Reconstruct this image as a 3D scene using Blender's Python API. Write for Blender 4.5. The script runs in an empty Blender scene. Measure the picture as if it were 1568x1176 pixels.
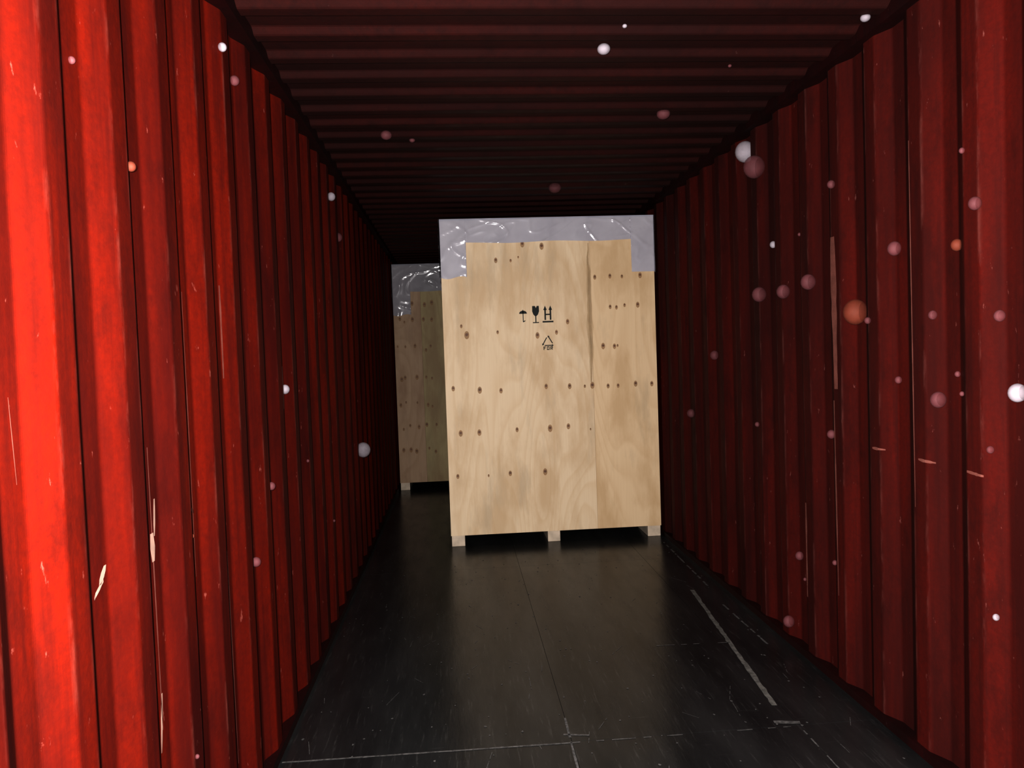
import bpy, bmesh, math, random
from mathutils import Vector, Matrix, noise
random.seed(7)
S=bpy.context.scene
S.view_settings.view_transform='Standard'
S.view_settings.look='None'
S.view_settings.gamma=0.66      # contrasty compact-camera tone curve

# ---------------------------------------------------------------- container dimensions (m)
XL,XR=-0.73,1.62          # inner faces of the side walls
Y0,Y1=-0.50,11.55         # door opening / front bulkhead
ZC=2.69                   # ceiling underside
# ---------------------------------------------------------------- material helpers
def new_mat(name):
    m=bpy.data.materials.new(name); m.use_nodes=True
    nt=m.node_tree; b=nt.nodes['Principled BSDF']
    return m,nt,b
def N(nt,t,**k):
    n=nt.nodes.new(t)
    for a,v in k.items():
        if a.startswith('i_'):
            n.inputs[a[2:].replace('_',' ')].default_value=v
        else: setattr(n,a,v)
    return n
def coords(nt,scale=(1,1,1),rot=(0,0,0)):
    tc=N(nt,'ShaderNodeTexCoord'); mp=N(nt,'ShaderNodeMapping')
    mp.inputs['Scale'].default_value=scale; mp.inputs['Rotation'].default_value=rot
    nt.links.new(tc.outputs['Object'],mp.inputs['Vector']); return mp.outputs['Vector']
def ramp(nt,src,stops):
    r=N(nt,'ShaderNodeValToRGB'); e=r.color_ramp.elements
    while len(e)<len(stops): e.new(0.5)
    for el,(p,c) in zip(e,stops):
        el.position=p; el.color=c if len(c)==4 else (*c,1)
    nt.links.new(src,r.inputs['Fac']); return r.outputs['Color']
def noise_tex(nt,vec,scale,detail=4,rough=0.55,dist=0):
    n=N(nt,'ShaderNodeTexNoise'); n.inputs['Scale'].default_value=scale
    n.inputs['Detail'].default_value=detail; n.inputs['Roughness'].default_value=rough
    n.inputs['Distortion'].default_value=dist
    nt.links.new(vec,n.inputs['Vector']); return n.outputs['Fac']
def mix(nt,fac,a,b,mode='MIX'):
    m=N(nt,'ShaderNodeMix',data_type='RGBA',blend_type=mode)
    if isinstance(fac,(int,float)): m.inputs[0].default_value=fac
    else: nt.links.new(fac,m.inputs[0])
    for i,v in ((6,a),(7,b)):
        if isinstance(v,tuple): m.inputs[i].default_value=(*v,1) if len(v)==3 else v
        else: nt.links.new(v,m.inputs[i])
    return m.outputs[2]

def red_paint(name,base,dark,chip,rough=(0.38,0.65),chip_amt=0.70,streak=(2.5,2.5,0.35),spec=0.2,wear=False):
    m,nt,b=new_mat(name)
    v=coords(nt); vs=coords(nt,streak)
    big=noise_tex(nt,vs,1.8,6,0.6)
    col=mix(nt,ramp(nt,big,[(0.36,(0,0,0)),(0.62,(1,1,1))]),dark,base)
    fine=noise_tex(nt,v,60,6,0.7)
    col=mix(nt,ramp(nt,fine,[(0.35,(0.4,)*3),(0.7,(0,)*3)]),col,dark)
    run=noise_tex(nt,coords(nt,(22,22,0.9)),1.0,5,0.6)      # vertical dirt runs
    col=mix(nt,ramp(nt,run,[(0.50,(0,)*3),(0.68,(0.7,)*3)]),col,dark)
    grime=noise_tex(nt,coords(nt,(4,4,1.8)),2.2,8,0.7)       # blotchy grime
    col=mix(nt,ramp(nt,grime,[(0.52,(0,)*3),(0.70,(0.45,)*3)]),col,tuple(c*0.55+0.002 for c in dark))
    ch=noise_tex(nt,coords(nt,(14,14,5)),3.0,8,0.62)
    chf=ramp(nt,ch,[(chip_amt-0.03,(0,0,0)),(chip_amt+0.02,(0.8,0.8,0.8))])
    col=mix(nt,chf,col,chip)
    if wear:      # rubbed paint along the rib corners (stored per vertex)
        at=N(nt,'ShaderNodeAttribute'); at.attribute_name='rib_edge'
        wn=ramp(nt,noise_tex(nt,coords(nt,(10,10,2.2)),2.2,6,0.65),[(0.48,(0,)*3),(0.70,(0.6,)*3)])
        mu=N(nt,'ShaderNodeMath',operation='MULTIPLY')
        nt.links.new(at.outputs['Fac'],mu.inputs[0]); nt.links.new(wn,mu.inputs[1])
        col=mix(nt,mu.outputs[0],col,chip)
    nt.links.new(col,b.inputs['Base Color'])
    b.inputs['Specular IOR Level'].default_value=spec
    rr=N(nt,'ShaderNodeMapRange'); rr.inputs['To Min'].default_value=rough[0]; rr.inputs['To Max'].default_value=rough[1]
    nt.links.new(noise_tex(nt,v,9,5),rr.inputs['Value']); nt.links.new(rr.outputs[0],b.inputs['Roughness'])
    bp=N(nt,'ShaderNodeBump'); bp.inputs['Strength'].default_value=0.25; bp.inputs['Distance'].default_value=0.004
    nt.links.new(noise_tex(nt,v,25,6,0.6),bp.inputs['Height']); nt.links.new(bp.outputs[0],b.inputs['Normal'])
    return m
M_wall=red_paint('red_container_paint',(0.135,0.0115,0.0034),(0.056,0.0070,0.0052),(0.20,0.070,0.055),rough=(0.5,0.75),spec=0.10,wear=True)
M_wallR=red_paint('dimmed_red_container_paint',(0.088,0.0100,0.0065),(0.040,0.0080,0.0068),(0.17,0.070,0.060),rough=(0.5,0.8),spec=0.10,wear=True)  # same red paint darkened: weaker flash on the right wall put into colour
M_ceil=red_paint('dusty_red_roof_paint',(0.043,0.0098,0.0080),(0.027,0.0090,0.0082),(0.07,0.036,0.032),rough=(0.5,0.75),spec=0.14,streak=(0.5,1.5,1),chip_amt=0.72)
M_rail=red_paint('rail_paint',(0.03,0.004,0.004),(0.016,0.004,0.004),(0.06,0.025,0.025))

def simple(name,col,rough=0.6,alpha=1.0,metal=0.0,var=0.25,scale=20):
    m,nt,b=new_mat(name)
    v=coords(nt)
    d=tuple(c*(1-var) for c in col)
    c=mix(nt,ramp(nt,noise_tex(nt,v,scale,4),[(0.35,(0,0,0)),(0.65,(1,1,1))]),d,col)
    nt.links.new(c,b.inputs['Base Color'])
    b.inputs['Roughness'].default_value=rough; b.inputs['Metallic'].default_value=metal
    b.inputs['Alpha'].default_value=alpha
    return m
M_scrape=simple('bare_scrape_primer',(0.36,0.16,0.13),0.6,0.5)
M_scrape_w=simple('white_scrape',(0.48,0.34,0.28),0.6,0.8)
M_orb_white=simple('dust_orb_white',(0.50,0.46,0.50),0.7,0.42)  # blurred airborne dust caught by the flash, made up as blobs on surfaces
M_orb_pink=simple('dust_orb_pink',(0.27,0.11,0.12),0.7,0.36)
M_orb_or=simple('dust_orb_orange',(0.28,0.085,0.05),0.7,0.40)
M_ink=simple('black_stencil_ink',(0.015,0.018,0.015),0.7)
M_nail=simple('nail_head_rust',(0.18,0.09,0.05),0.6)
M_nailstain=simple('nail_stain',(0.46,0.29,0.155),0.7,0.55)
M_stain=simple('resin_stain',(0.54,0.40,0.23),0.7,0.20,scale=9)
M_dust=simple('seam_dust',(0.20,0.195,0.19),0.9,0.7,scale=60,var=0.6)
M_strip=simple('scuffed_tape_strip',(0.21,0.205,0.19),0.8,0.85,scale=35,var=0.5)

def ply(name,a,bcol,knot,seed=0.0):
    m,nt,b=new_mat(name)
    tc=N(nt,'ShaderNodeTexCoord'); mp=N(nt,'ShaderNodeMapping')
    mp.inputs['Location'].default_value=(seed,seed*0.7,seed*1.3)
    mp.inputs['Scale'].default_value=(1.0,1.0,0.22)
    nt.links.new(tc.outputs['Object'],mp.inputs['Vector']); v=mp.outputs['Vector']
    n=noise_tex(nt,v,2.2,1.5,0.4,0.2)
    mu=N(nt,'ShaderNodeMath',operation='MULTIPLY'); mu.inputs[1].default_value=20; nt.links.new(n,mu.inputs[0])
    fr=N(nt,'ShaderNodeMath',operation='FRACT'); nt.links.new(mu.outputs[0],fr.inputs[0])
    g=ramp(nt,fr.outputs[0],[(0.0,(0,0,0)),(0.5,(0.15,)*3),(0.85,(0.7,)*3),(1.0,(0,0,0))])
    col=mix(nt,g,a,bcol)
    mp2=N(nt,'ShaderNodeMapping'); mp2.inputs['Scale'].default_value=(90,90,2.2); nt.links.new(tc.outputs['Object'],mp2.inputs['Vector'])
    fib=noise_tex(nt,mp2.outputs['Vector'],1.0,5,0.6)
    col=mix(nt,ramp(nt,fib,[(0.35,(0.14,)*3),(0.62,(0,)*3)]),col,knot)
    mp3=N(nt,'ShaderNodeMapping'); mp3.inputs['Scale'].default_value=(2.6,2.6,0.8); mp3.inputs['Location'].default_value=(seed,0,seed); nt.links.new(tc.outputs['Object'],mp3.inputs['Vector'])
    blotch=noise_tex(nt,mp3.outputs['Vector'],1.6,5,0.6)
    col=mix(nt,ramp(nt,blotch,[(0.46,(0,)*3),(0.62,(0.62,)*3)]),col,knot)
    damp=noise_tex(nt,v,5.5,5,0.65)
    col=mix(nt,ramp(nt,damp,[(0.54,(0,)*3),(0.68,(0.45,)*3)]),col,tuple(c*0.66 for c in a))
    nt.links.new(col,b.inputs['Base Color']); b.inputs['Roughness'].default_value=0.62
    return m
M_ply=ply('pine_plywood',(0.655,0.540,0.395),(0.60,0.47,0.32),(0.49,0.355,0.215),0.0)
M_ply2=ply('pine_plywood_offcut',(0.64,0.505,0.345),(0.585,0.445,0.29),(0.475,0.335,0.19),4.1)
M_ply3=ply('dark_brown_plywood',(0.40,0.285,0.19),(0.35,0.24,0.15),(0.25,0.15,0.085),9.3)  # darker brown ply tones for the far crate
M_ply4=ply('dark_greenish_plywood',(0.37,0.30,0.165),(0.31,0.245,0.13),(0.24,0.155,0.08),2.3)
M_skid=simple('skid_timber',(0.60,0.51,0.41),0.7,scale=12)

def plastic(name,k=1.0,alpha=0.72):
    m,nt,b=new_mat(name)
    v=coords(nt)
    c=mix(nt,ramp(nt,noise_tex(nt,v,4,3),[(0.3,(0,0,0)),(0.7,(1,1,1))]),(0.48*k,0.48*k,0.55*k),(0.58*k,0.58*k,0.65*k))
    nt.links.new(c,b.inputs['Base Color'])
    b.inputs['Roughness'].default_value=0.15; b.inputs['Alpha'].default_value=alpha
    return m
M_plastic=plastic('clear_pe_film')
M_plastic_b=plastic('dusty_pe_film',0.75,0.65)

def floor_mat():
    m,nt,b=new_mat('black_painted_plywood')
    v=coords(nt)
    big=noise_tex(nt,coords(nt,(2.4,0.5,1)),2.0,6,0.6)
    col=mix(nt,ramp(nt,big,[(0.3,(0,)*3),(0.75,(1,)*3)]),(0.012,0.013,0.0138),(0.038,0.039,0.039))
    sc=noise_tex(nt,coords(nt,(26,2.0,1)),2.5,8,0.7)
    col=mix(nt,ramp(nt,sc,[(0.56,(0,)*3),(0.70,(0.6,)*3)]),col,(0.075,0.075,0.073))
    sc2=noise_tex(nt,coords(nt,(1.5,22,1),(0,0,0.1)),2.5,8,0.7)
    col=mix(nt,ramp(nt,sc2,[(0.62,(0,)*3),(0.74,(0.5,)*3)]),col,(0.075,0.075,0.073))
    sp=noise_tex(nt,v,38,5,0.75)
    col=mix(nt,ramp(nt,sp,[(0.68,(0,)*3),(0.73,(0.7,)*3)]),col,(0.16,0.155,0.15))
    nt.links.new(col,b.inputs['Base Color'])
    rr=N(nt,'ShaderNodeMapRange'); rr.inputs['To Min'].default_value=0.12; rr.inputs['To Max'].default_value=0.36
    nt.links.new(noise_tex(nt,coords(nt,(3,0.8,1)),4,6,0.6),rr.inputs['Value']); nt.links.new(rr.outputs[0],b.inputs['Roughness'])
    bp=N(nt,'ShaderNodeBump'); bp.inputs['Strength'].default_value=0.12; bp.inputs['Distance'].default_value=0.003
    nt.links.new(noise_tex(nt,coords(nt,(5,1,1)),12,6,0.6),bp.inputs['Height']); nt.links.new(bp.outputs[0],b.inputs['Normal'])
    return m
M_floor=floor_mat()

# ---------------------------------------------------------------- mesh helpers
def obj_from(name,verts,faces,mats,midx=None,smooth=False,parent=None):
    me=bpy.data.meshes.new(name); me.from_pydata(verts,[],faces)
    for m in mats: me.materials.append(m)
    if midx:
        for p,i in zip(me.polygons,midx): p.material_index=i
    if smooth:
        for p in me.polygons: p.use_smooth=True
    me.update()
    o=bpy.data.objects.new(name,me); S.collection.objects.link(o)
    if parent: o.parent=parent
    return o
class MB:
    """mesh builder with several material slots"""
    def __init__(s): s.v=[];s.f=[];s.m=[]
    def box(s,a,b,mi=0):
        x0,y0,z0=a;x1,y1,z1=b;n=len(s.v)
        s.v+=[(x0,y0,z0),(x1,y0,z0),(x1,y1,z0),(x0,y1,z0),(x0,y0,z1),(x1,y0,z1),(x1,y1,z1),(x0,y1,z1)]
        s.f+=[tuple(n+i for i in q) for q in ((3,2,1,0),(4,5,6,7),(0,1,5,4),(1,2,6,5),(2,3,7,6),(3,0,4,7))]; s.m+=[mi]*6
    def poly(s,pts,mi=0):
        n=len(s.v); s.v+=[tuple(p) for p in pts]; s.f.append(tuple(range(n,n+len(pts)))); s.m.append(mi)
    def prism(s,pts,y0,y1,mi=0):
        """pts in (x,z), extruded in y"""
        n=len(s.v);k=len(pts)
        s.v+=[(x,y0,z) for x,z in pts]+[(x,y1,z) for x,z in pts]
        s.f.append(tuple(range(n,n+k))); s.f.append(tuple(range(n+2*k-1,n+k-1,-1)))
        for i in range(k):
            j=(i+1)%k; s.f.append((n+i,n+k+i,n+k+j,n+j))
        s.m+=[mi]*(k+2)
    def blob(s,c,rad,sq,mi=0,seg=18,rings=10):
        n=len(s.v); cx,cy,cz=c
        for i in range(rings+1):
            th=math.pi*i/rings
            for j in range(seg):
                ph=2*math.pi*j/seg
                s.v.append((cx+sq[0]*rad*math.sin(th)*math.cos(ph),cy+sq[1]*rad*math.sin(th)*math.sin(ph),cz+sq[2]*rad*math.cos(th)))
        for i in range(rings):
            for j in range(seg):
                a=n+i*seg+j;b=n+i*seg+(j+1)%seg
                s.f.append((a,a+seg,b+seg,b)); s.m.append(mi)
    def make(s,name,mats,parent=None,smooth=False):
        return obj_from(name,s.v,s.f,mats,s.m,smooth,parent)

# ---------------------------------------------------------------- corrugated profiles
def corr(y,phase,per=0.278,fl=0.070,sl=0.069,dep=0.036):
    """recess depth (0..dep) ; facing slope starts at `phase`"""
    t=(y-phase)%per
    if t<sl: return dep*(1-t/sl)
    if t<sl+fl: return 0.0
    if t<2*sl+fl: return dep*(t-sl-fl)/sl
    return dep
def smoothcorr(y,phase,**k):
    return sum(corr(y+d,phase,**k) for d in (-0.005,-0.0025,0,0.0025,0.005))/5
PHL,PHR=1.34,2.11
def wall_x(side,y):
    return XL-smoothcorr(y,PHL,dep=0.031) if side=='L' else XR+smoothcorr(y,PHR,dep=0.034)

def side_wall(name,side,extra):
    b=MB(); ys=[]; y=Y0
    while y<Y1+0.001: ys.append(y); y+=0.004
    zs=[0.0,0.7,1.4,2.1,ZC+0.03]
    n=len(ys); edge=[]
    ph=PHL if side=='L' else PHR
    for z in zs:
        for yy in ys:
            dx=0.003*noise.noise(Vector((yy*1.1,z*1.3,3.0 if side=='L' else 8.0)))
            b.v.append((wall_x(side,yy)+dx,yy,z))
            t=(yy-ph)%0.278
            d=min(abs(t-0.070),abs(t-0.138)); edge.append(max(0.0,1-d/0.009))
    for k in range(len(zs)-1):
        for i in range(n-1):
            q=(k*n+i,k*n+i+1,(k+1)*n+i+1,(k+1)*n+i)
            b.f.append(q if side=='R' else q[::-1]); b.m.append(0)
    o_mats=[M_wall if side=='L' else M_wallR,M_scrape,M_scrape_w,M_orb_white,M_orb_pink,M_orb_or,M_rail]
    sgn=1 if side=='L' else -1
    xi=XL if side=='L' else XR
    b.box((min(xi-sgn*0.05,xi+sgn*0.012),Y0,0.0),(max(xi-sgn*0.05,xi+sgn*0.012),Y1,0.035),6)
    b.box((min(xi-sgn*0.05,xi+sgn*0.035),Y0,ZC-0.035),(max(xi-sgn*0.05,xi+sgn*0.035),Y1,ZC+0.02),6)
    def strip(y0,z0,y1,z1,w,mi):
        k=max(2,int(abs(y1-y0)/0.01)+int(abs(z1-z0)/0.05)+2); L=[];R=[]
        for i in range(k):
            t=i/(k-1); yy=y0+(y1-y0)*t; zz=z0+(z1-z0)*t
            ww=w*(0.35+0.65*math.sin(math.pi*min(1,max(0,0.12+0.8*t))))*(0.75+0.5*random.random())
            horizontal=abs(y1-y0)>abs(z1-z0)
            if horizontal:
                L.append((wall_x(side,yy)+sgn*0.005,yy,zz-ww/2));R.append((wall_x(side,yy)+sgn*0.005,yy,zz+ww/2))
            else:
                L.append((wall_x(side,yy-ww/2)+sgn*0.005,yy-ww/2,zz));R.append((wall_x(side,yy+ww/2)+sgn*0.005,yy+ww/2,zz))
        for i in range(k-1): b.poly([L[i],L[i+1],R[i+1],R[i]],mi)
    for e in extra:
        if e[0]=='s': strip(*e[1:])
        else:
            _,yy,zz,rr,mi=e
            b.blob((wall_x(side,yy)+sgn*rr*0.6,yy,zz),rr,(0.95,0.8,1),mi)  # flash-lit dust orb, added as a blob against the wall
    o=b.make(name,o_mats)
    at=o.data.attributes.new('rib_edge','FLOAT','POINT')
    vals=edge+[0.0]*(len(b.v)-len(edge)); at.data.foreach_set('value',vals)
    for p in o.data.polygons:
        if p.material_index in (3,4,5): p.use_smooth=True
    return o
Lx=[('s',2.93,1.90,2.95,1.22,0.022,1),('s',3.17,1.48,3.17,1.30,0.014,1),
    ('s',1.865,1.17,1.855,1.08,0.010,2),('s',1.84,1.09,1.842,1.02,0.028,2),
    ('s',1.60,1.08,1.575,1.045,0.018,2),('s',1.59,1.05,1.545,1.025,0.010,2),
    ('s',1.85,0.69,1.83,0.55,0.012,2),('s',2.04,1.10,2.09,1.10,0.012,1),
    ('s',2.95,0.62,2.95,0.50,0.02,1),('s',2.45,1.75,2.45,1.45,0.012,1),('s',1.30,1.45,1.31,1.30,0.003,1),
    ('s',1.84,1.30,1.845,0.60,0.006,1),('s',2.40,0.9,2.41,0.2,0.008,1),('s',2.96,1.0,2.95,0.25,0.010,1),('s',2.12,1.7,2.12,0.9,0.005,1),
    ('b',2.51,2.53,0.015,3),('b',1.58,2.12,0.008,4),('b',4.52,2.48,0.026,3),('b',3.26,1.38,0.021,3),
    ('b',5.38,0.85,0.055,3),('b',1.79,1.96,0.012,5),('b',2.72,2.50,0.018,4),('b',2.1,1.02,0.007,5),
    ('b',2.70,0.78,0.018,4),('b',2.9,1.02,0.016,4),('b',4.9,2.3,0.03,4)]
Rx=[('s',3.06,1.95,3.05,1.30,0.045,1),('s',2.78,1.08,2.71,1.08,0.010,1),('s',2.49,1.075,2.42,1.07,0.010,1),
    ('s',2.24,1.07,2.17,1.065,0.010,1),('s',3.35,0.75,3.35,0.3,0.015,1),('s',3.07,1.25,3.06,0.4,0.010,1),('s',2.52,2.2,2.51,0.9,0.006,1),
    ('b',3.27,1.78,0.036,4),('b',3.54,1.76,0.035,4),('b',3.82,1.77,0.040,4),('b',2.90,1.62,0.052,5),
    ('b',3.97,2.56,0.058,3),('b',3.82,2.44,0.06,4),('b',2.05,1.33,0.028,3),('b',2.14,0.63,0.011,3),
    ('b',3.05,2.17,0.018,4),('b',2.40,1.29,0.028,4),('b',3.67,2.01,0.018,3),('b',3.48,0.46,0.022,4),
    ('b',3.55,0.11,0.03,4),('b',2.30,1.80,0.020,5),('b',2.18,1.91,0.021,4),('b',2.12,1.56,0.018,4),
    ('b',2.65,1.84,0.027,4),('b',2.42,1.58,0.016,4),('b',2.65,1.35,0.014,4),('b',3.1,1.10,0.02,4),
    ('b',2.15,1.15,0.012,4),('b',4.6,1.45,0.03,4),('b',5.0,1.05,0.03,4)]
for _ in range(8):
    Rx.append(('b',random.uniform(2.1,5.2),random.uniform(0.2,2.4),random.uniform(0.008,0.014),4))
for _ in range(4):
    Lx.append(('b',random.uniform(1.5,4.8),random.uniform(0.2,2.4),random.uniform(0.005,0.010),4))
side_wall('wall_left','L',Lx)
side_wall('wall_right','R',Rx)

# front bulkhead (far end), corrugated across the width
b=MB(); xs=[]; x=XL-0.05
while x<XR+0.05: xs.append(x); x+=0.01
for z in (0,ZC+0.03):
    for xx in xs: b.v.append((xx,Y1+smoothcorr(xx,0.1,per=0.25,dep=0.045)-0.045,z))
n=len(xs)
for i in range(n-1): b.f.append((i,i+1,n+i+1,n+i)); b.m.append(0)
b.box((XL,Y1-0.06,ZC-0.10),(XR,Y1-0.045,ZC),1)
b.make('wall_back',[M_wall,M_rail])

# ceiling
b=MB(); ys=[]; y=Y0
while y<Y1+0.001: ys.append(y); y+=0.0075
xs=[XL-0.04,XL+0.25,0.05,0.445,0.85,XR-0.25,XR+0.04]; n=len(ys)
for xx in xs:
    for yy in ys:
        b.v.append((xx,yy,ZC+smoothcorr(yy,0.05,per=0.209,fl=0.055,sl=0.030,dep=0.022)+0.003*noise.noise(Vector((xx,yy*0.8,1)))))
for k in range(len(xs)-1):
    for i in range(n-1):
        b.f.append((k*n+i,k*n+i+1,(k+1)*n+i+1,(k+1)*n+i)); b.m.append(0)
nb0=len(b.f)
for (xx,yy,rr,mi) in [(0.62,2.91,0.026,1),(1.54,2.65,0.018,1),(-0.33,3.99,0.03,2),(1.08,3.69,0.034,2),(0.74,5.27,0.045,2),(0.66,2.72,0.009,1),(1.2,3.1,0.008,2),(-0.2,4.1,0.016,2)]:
    b.blob((xx,yy,ZC-rr*0.3),rr,(1,1,0.8),mi)  # flash-lit dust orbs, added as blobs under the roof
o=b.make('ceiling',[M_ceil,M_orb_white,M_orb_pink])
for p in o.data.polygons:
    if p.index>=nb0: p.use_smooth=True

# floor : plywood sheets with open joints over a black sub-frame
b=MB()
seams=[Y0,0.36,2.76,5.16,7.56,9.96,Y1]
cols=[XL-0.04,0.385,1.285,XR+0.04]
for i in range(len(seams)-1):
    for j in range(len(cols)-1):
        off=0.0 if j==0 else 0.004
        g=0.0008
        b.box((cols[j]+g,seams[i]+g+off,-0.028),(cols[j+1]-g,seams[i+1]-g+off,0.0),0)
b.box((XL-0.05,Y0,-0.05),(XR+0.05,Y1,-0.029),0)
def fstrip(x0,y0,x1,y1,w,mi,brk=0.0,seg=0.03):
    L=math.hypot(x1-x0,y1-y0);k=max(2,int(L/seg)); nx,ny=-(y1-y0)/L,(x1-x0)/L
    pts=[]
    for i in range(k+1):
        t=i/k; ww=w*(0.8+0.4*random.random())/2
        cx=x0+(x1-x0)*t+nx*random.uniform(-1,1)*w*0.08; cy=y0+(y1-y0)*t+ny*random.uniform(-1,1)*w*0.08
        pts.append(((cx-nx*ww,cy-ny*ww,0.0015),(cx+nx*ww,cy+ny*ww,0.0015)))
    for i in range(k):
        if random.random()<brk: continue
        b.poly([pts[i][0],pts[i+1][0],pts[i+1][1],pts[i][1]],mi)
fstrip(1.40,4.44,1.262,2.93,0.024,2,0.0)
fstrip(1.49,4.15,1.50,3.55,0.010,1,0.2); fstrip(1.55,5.6,1.52,4.5,0.012,1,0.3)
fstrip(XL+0.02,2.765,0.385,2.755,0.009,1,0.08)
fstrip(0.385,2.755,1.25,2.755,0.005,1,0.6)
fstrip(0.385,2.95,0.375,2.45,0.009,1,0.15); fstrip(0.36,2.82,0.46,2.80,0.010,1,0.1)
fstrip(1.20,2.80,1.30,2.78,0.02,1,0.0); fstrip(1.285,2.75,1.285,2.3,0.006,1,0.3)
fstrip(0.95,3.62,1.42,3.60,0.006,1,0.25)
for _ in range(230):
    xx=random.uniform(XL+0.05,XR-0.05); yy=random.uniform(2.3,5.6); rr=random.uniform(0.002,0.006)
    b.poly([(xx+rr*math.cos(a)*random.uniform(.6,1.3),yy+rr*math.sin(a)*random.uniform(.6,1.8),0.0016) for a in [i*math.pi/3 for i in range(6)]],1)
for _ in range(40):
    xx=random.uniform(XL+0.05,XR-0.1); yy=random.uniform(2.35,4.6); a=random.gauss(1.57,0.4); l=random.uniform(0.03,0.14)
    fstrip(xx,yy,xx+l*math.cos(a),yy+l*math.sin(a),0.002,1,0.2,0.015)
b.make('floor',[M_floor,M_dust,M_strip])

# ---------------------------------------------------------------- crate
def front_film(parent,W,D,zb,zt,seed,main):
    """thin plastic hood: top sheet + skirt with uneven lower edge"""
    b=MB()
    def drop(s,side):
        if side=='front':
            d=0.190+0.005*math.sin(s*9+seed)
            if s<0.20: d=0.455+0.01*math.sin(s*30)
            if s>W-0.185: d=0.445
            if not main: d+=0.12
            return d
        return 0.45+0.03*math.sin(s*7+seed)
    off=0.009
    def fold(s,t):
        a=noise.noise(Vector((s*4+seed+t*2,t*2.5,seed)))
        c=1-abs(noise.noise(Vector((s*3.2-t*6,t*3.5+s*3,seed+4))))*5
        d=1-abs(noise.noise(Vector((s*4.5+t*7,t*4-s*2,seed+9))))*6
        return 0.004*a+0.006*max(0,c)**2+0.004*max(0,d)**2
    for side,L in (('front',W),('left',D),('right',D),('back',W)):
        cuts=[L*i/int(L/0.008) for i in range(int(L/0.008)+1)]
        if side=='front': cuts=sorted(set(cuts+[0.1999,0.2001,W-0.1851,W-0.1849]))
        ns=len(cuts)-1; nt=34; base=len(b.v)
        for i,s in enumerate(cuts):
            dd=drop(s,side)
            for j in range(nt+1):
                t=dd*j/nt
                w=off+fold(s,t)*min(1,0.3+j/8)*(1 if 0<i<ns else 0.3)
                w=max(w,0.003); z=zt+off-t
                if j==0: w=off
                if side=='front': p=(s,-w,z)
                elif side=='back': p=(s,D+w,z)
                elif side=='left': p=(-w,s,z)
                else: p=(W+w,s,z)
                b.v.append(p)
        for i in range(ns):
            for j in range(nt):
                a=base+i*(nt+1)+j
                b.f.append((a,a+1,a+nt+2,a+nt+1)); b.m.append(0)
    base=len(b.v); nx=40;ny=30
    for i in range(nx+1):
        for j in range(ny+1):
            e=0 if (i in(0,nx) or j in (0,ny)) else 1
            b.v.append((-off+(W+2*off)*i/nx,-off+(D+2*off)*j/ny,zt+off+e*0.008*abs(noise.noise(Vector((i*.3,j*.3,seed))))))
    for i in range(nx):
        for j in range(ny):
            a=base+i*(ny+1)+j; b.f.append((a,a+ny+1,a+ny+2,a+1)); b.m.append(0)
    return b.make('plastic_cover',[M_plastic if main else M_plastic_b],parent,smooth=True)

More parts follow.
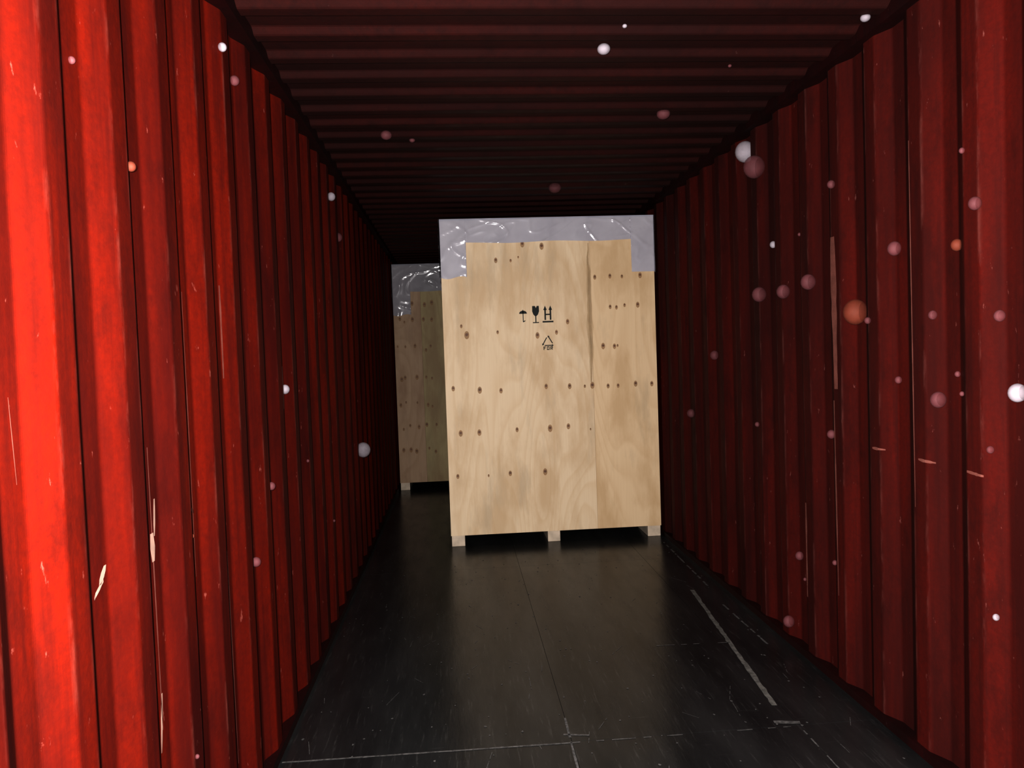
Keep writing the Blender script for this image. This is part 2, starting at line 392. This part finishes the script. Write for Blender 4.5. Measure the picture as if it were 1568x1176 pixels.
def crate(loc,W,D,Ht,split,nails,mats,symbols,seed):
    root=bpy.data.objects.new('wooden_shipping_crate',None); S.collection.objects.link(root)
    root.location=loc; root.empty_display_size=0.3
    zb=0.085; t=0.015
    b=MB()
    g=0.0003
    b.box((0,0,zb),(split-g,t,Ht),0); b.box((split+g,0,zb),(W,t,Ht),1)
    b.box((0,t,zb),(t,D-t,Ht),0); b.box((W-t,t,zb),(W,D-t,Ht),0)
    b.box((0,D-t,zb),(W,D,Ht),0)
    b.box((t,t,Ht-t),(W-t,D-t,Ht-0.001),0); b.box((t,t,zb),(W-t,D-t,zb+t),0)
    b.box((split-0.05,t,zb+t),(split+0.05,t+0.03,Ht-t),0)
    for xx in (t,W-t-0.045):
        for yy in (t,D-t-0.045): b.box((xx,yy,zb+t),(xx+0.045,yy+0.045,Ht-t),0)
    o=b.make('plywood_panels',[mats[0],mats[1]],root)
    bv=o.modifiers.new('edge','BEVEL'); bv.width=0.0008; bv.segments=1
    b=MB()
    for x0,w in ((0.005,0.105),(W*0.455,0.10),(W-0.11,0.105)):
        b.box((x0,0.005,0),(x0+w,D-0.005,zb),0)
    o=b.make('base_skids',[M_skid],root); bv=o.modifiers.new('edge','BEVEL'); bv.width=0.003; bv.segments=2
    b=MB()
    for (x,z,s) in nails:
        k=12
        rs=0.0135*s
        b.prism([(x+rs*math.cos(a)*0.9,z-0.004+rs*1.5*math.sin(a)) for a in [2*math.pi*i/k for i in range(k)]],-0.0006,0.001,1)
        rs=0.0076*s
        b.prism([(x+rs*math.cos(a),z+rs*math.sin(a)) for a in [2*math.pi*i/k for i in range(k)]],-0.0016,0.001,0)
    b.make('nails',[M_nail,M_nailstain],root)
    if symbols:
        b=MB(); rq=random.Random(2)
        def stain(path,w):
            for lay,(kw) in enumerate((1.0,0.6,0.3)):
                yv=-0.0007-0.0003*lay; n=len(path); pr=None
                for i,(xa,za) in enumerate(path):
                    wa=w*kw*(0.15+0.85*math.sin(math.pi*(i+0.2)/n))*rq.uniform(0.75,1.2)
                    cur=((xa-wa,yv,za),(xa+wa,yv,za))
                    if pr: b.poly([pr[0],cur[0],cur[1],pr[1]],0)
                    pr=cur
        stain([(split-0.014+rq.uniform(-.004,.004),Ht-0.2-i*0.055) for i in range(21)],0.024)
        b.make('resin_stains',[M_stain],root)
        b=MB(); y0,y1=-0.0018,0.001
        def P(pts): b.prism(pts,y0,y1,0)
        def R(xa,za,xb,zb_): P([(xa,za),(xb,za),(xb,zb_),(xa,zb_)])
        cx,cz=symbols
        ux,uz=cx-0.105,cz
        P([(ux-0.030,uz+0.004)]+[(ux+0.030*math.cos(a),uz+0.006+0.022*math.sin(a)) for a in [math.pi*(1-i/12) for i in range(13)]]+[(ux+0.030,uz+0.004)])
        R(ux-0.003,uz-0.062,ux+0.003,uz+0.034); P([(ux+0.003,uz-0.062),(ux+0.016,uz-0.056),(ux+0.016,uz-0.048),(ux+0.003,uz-0.054)])
        gx,gz=cx-0.005,cz
        P([(gx-0.026,gz+0.062),(gx-0.027,gz+0.02),(gx-0.018,gz-0.005),(gx-0.005,gz-0.018),(gx+0.005,gz-0.018),(gx+0.018,gz-0.005),(gx+0.027,gz+0.02),(gx+0.026,gz+0.062),(gx+0.01,gz+0.062),(gx+0.003,gz+0.045),(gx-0.004,gz+0.062)])
        R(gx-0.004,gz-0.065,gx+0.004,gz-0.018); R(gx-0.024,gz-0.072,gx+0.024,gz-0.065)
        for ax in (cx+0.070,cx+0.112):
            R(ax-0.006,cz-0.050,ax+0.006,cz+0.03); P([(ax-0.014,cz+0.028),(ax,cz+0.062),(ax+0.014,cz+0.028)])
        R(cx+0.075,cz-0.012,cx+0.107,cz-0.002); R(cx+0.048,cz-0.070,cx+0.134,cz-0.058)
        tx,tz=cx+0.085,cz-0.225; Rr=0.052
        vs=[(tx+Rr*math.cos(a),tz+Rr*math.sin(a)) for a in (math.pi/2,math.pi/2+2*math.pi/3,math.pi/2+4*math.pi/3)]
        for i in range(3):
            A=Vector(vs[i]);B=Vector(vs[(i+1)%3]); d=(B-A).normalized(); nn=Vector((-d.y,d.x)); a1=A+d*0.018;b1=B-d*0.014
            P([tuple(a1+nn*0.0035),tuple(a1-nn*0.0035),tuple(b1-nn*0.0035),tuple(b1+nn*0.0035)][::-1])
            P([tuple(b1+nn*0.009),tuple(b1+d*0.014),tuple(b1-nn*0.009)])
        lx,lz=tx-0.036,tz-0.062; h=0.028;w=0.019;s=0.005
        R(lx,lz,lx+s,lz+h);R(lx,lz+h-s,lx+w,lz+h);R(lx,lz+h*.45,lx+w*.8,lz+h*.45+s)
        lx+=0.027; R(lx,lz,lx+s,lz+h);R(lx+w-s,lz,lx+w,lz+h);R(lx,lz,lx+w,lz+s);R(lx,lz+h-s,lx+w,lz+h)
        lx+=0.027; R(lx,lz,lx+s,lz+h);R(lx,lz+h-s,lx+w,lz+h);R(lx,lz+h*.42,lx+w,lz+h*.42+s);R(lx+w-s,lz+h*.45,lx+w,lz+h);P([(lx+w*.4,lz+h*.42),(lx+w-s,lz),(lx+w,lz),(lx+w*.4+s,lz+h*.42)])
        b.make('handling_marks',[M_ink],root)
    front_film(root,W,D,zb,Ht,seed,symbols is not None)
    return root

W,D,HT=1.69,1.15,2.56
raw=[(127,38,1.3),(157,42,1.4),(85,62,1.1),(108,63,.7),(239,92,1),(263,91,1),(282,92,.8),(262,139,.9),(272,140,.9),(285,137,.8),(306,137,1.2),(311,91,1.2),
(28,162,.8),(36,176,1.6),(194,160,1.1),(84,173,.8),(146,180,1.3),(176,176,1),(249,200,1.3),(267,201,1.1),(12,258,1.1),(53,262,1.4),(86,264,1.1),(157,260,1.1),
(194,261,1.2),(230,261,1.4),(255,263,1),(271,263,.9),(299,261,1.2),(21,328,1.3),(50,328,1.3),(109,326,1),(161,326,1.5),(190,324,1.2),(96,394,1.1),(151,394,1.4),
(62,396,.6),(14,395,1),(300,60,.6),(120,58,.5),(325,262,1.1),(225,330,.5),(218,262,.7),(272,200,.6)]
u=W/334.0
nails=[(a*u,HT-c*u*1.0,s) for a,c,s in raw]
crate((-0.10,5.80,0),W,D,HT,(905-673)*u,nails,(M_ply,M_ply2),(0.735,HT-0.745),3)
rr=random.Random(5); nb=[]
for row in (0.45,0.72,0.98,1.30,1.62,1.93,2.12):
    for xx in (0.05,0.12,0.22,0.34,0.42,0.7,1.1,1.4,1.6):
        nb.append((xx+rr.uniform(-.02,.02),row+rr.uniform(-.03,.03),rr.uniform(0.8,1.6)))
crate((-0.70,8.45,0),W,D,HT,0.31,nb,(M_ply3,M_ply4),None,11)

# ---------------------------------------------------------------- light: compact-camera flash
ld=bpy.data.lights.new('camera_flash','SPOT'); ld.energy=1340; ld.spot_size=math.radians(125); ld.spot_blend=0.6
ld.shadow_soft_size=0.02; ld.color=(1.0,0.97,0.95)
lo=bpy.data.objects.new('camera_flash',ld); S.collection.objects.link(lo)

w=bpy.data.worlds.new('dim_night'); S.world=w; w.use_nodes=True
w.node_tree.nodes['Background'].inputs[0].default_value=(0.6,0.55,0.75,1); w.node_tree.nodes['Background'].inputs[1].default_value=0.5

# ---------------------------------------------------------------- camera
yaw=math.radians(4.18); pt=math.radians(2.17); rl=math.radians(2.0)
fwd=Vector((math.sin(yaw)*math.cos(pt),math.cos(yaw)*math.cos(pt),-math.sin(pt)))
rt=Vector((math.cos(yaw),-math.sin(yaw),0)); up=rt.cross(fwd)
u2=up*math.cos(rl)+rt*math.sin(rl); r2=rt*math.cos(rl)-up*math.sin(rl)
M=Matrix((r2,u2,-fwd)).transposed().to_4x4(); M.translation=Vector((0,0,1.49))
cd=bpy.data.cameras.new('camera'); cd.sensor_width=36; cd.lens=36*1130/1568; cd.clip_start=0.02
co=bpy.data.objects.new('camera',cd); S.collection.objects.link(co); co.matrix_world=M; S.camera=co
lo.matrix_world=M.copy(); lo.location=Vector((0,0,1.49))+u2*0.05-r2*0.06
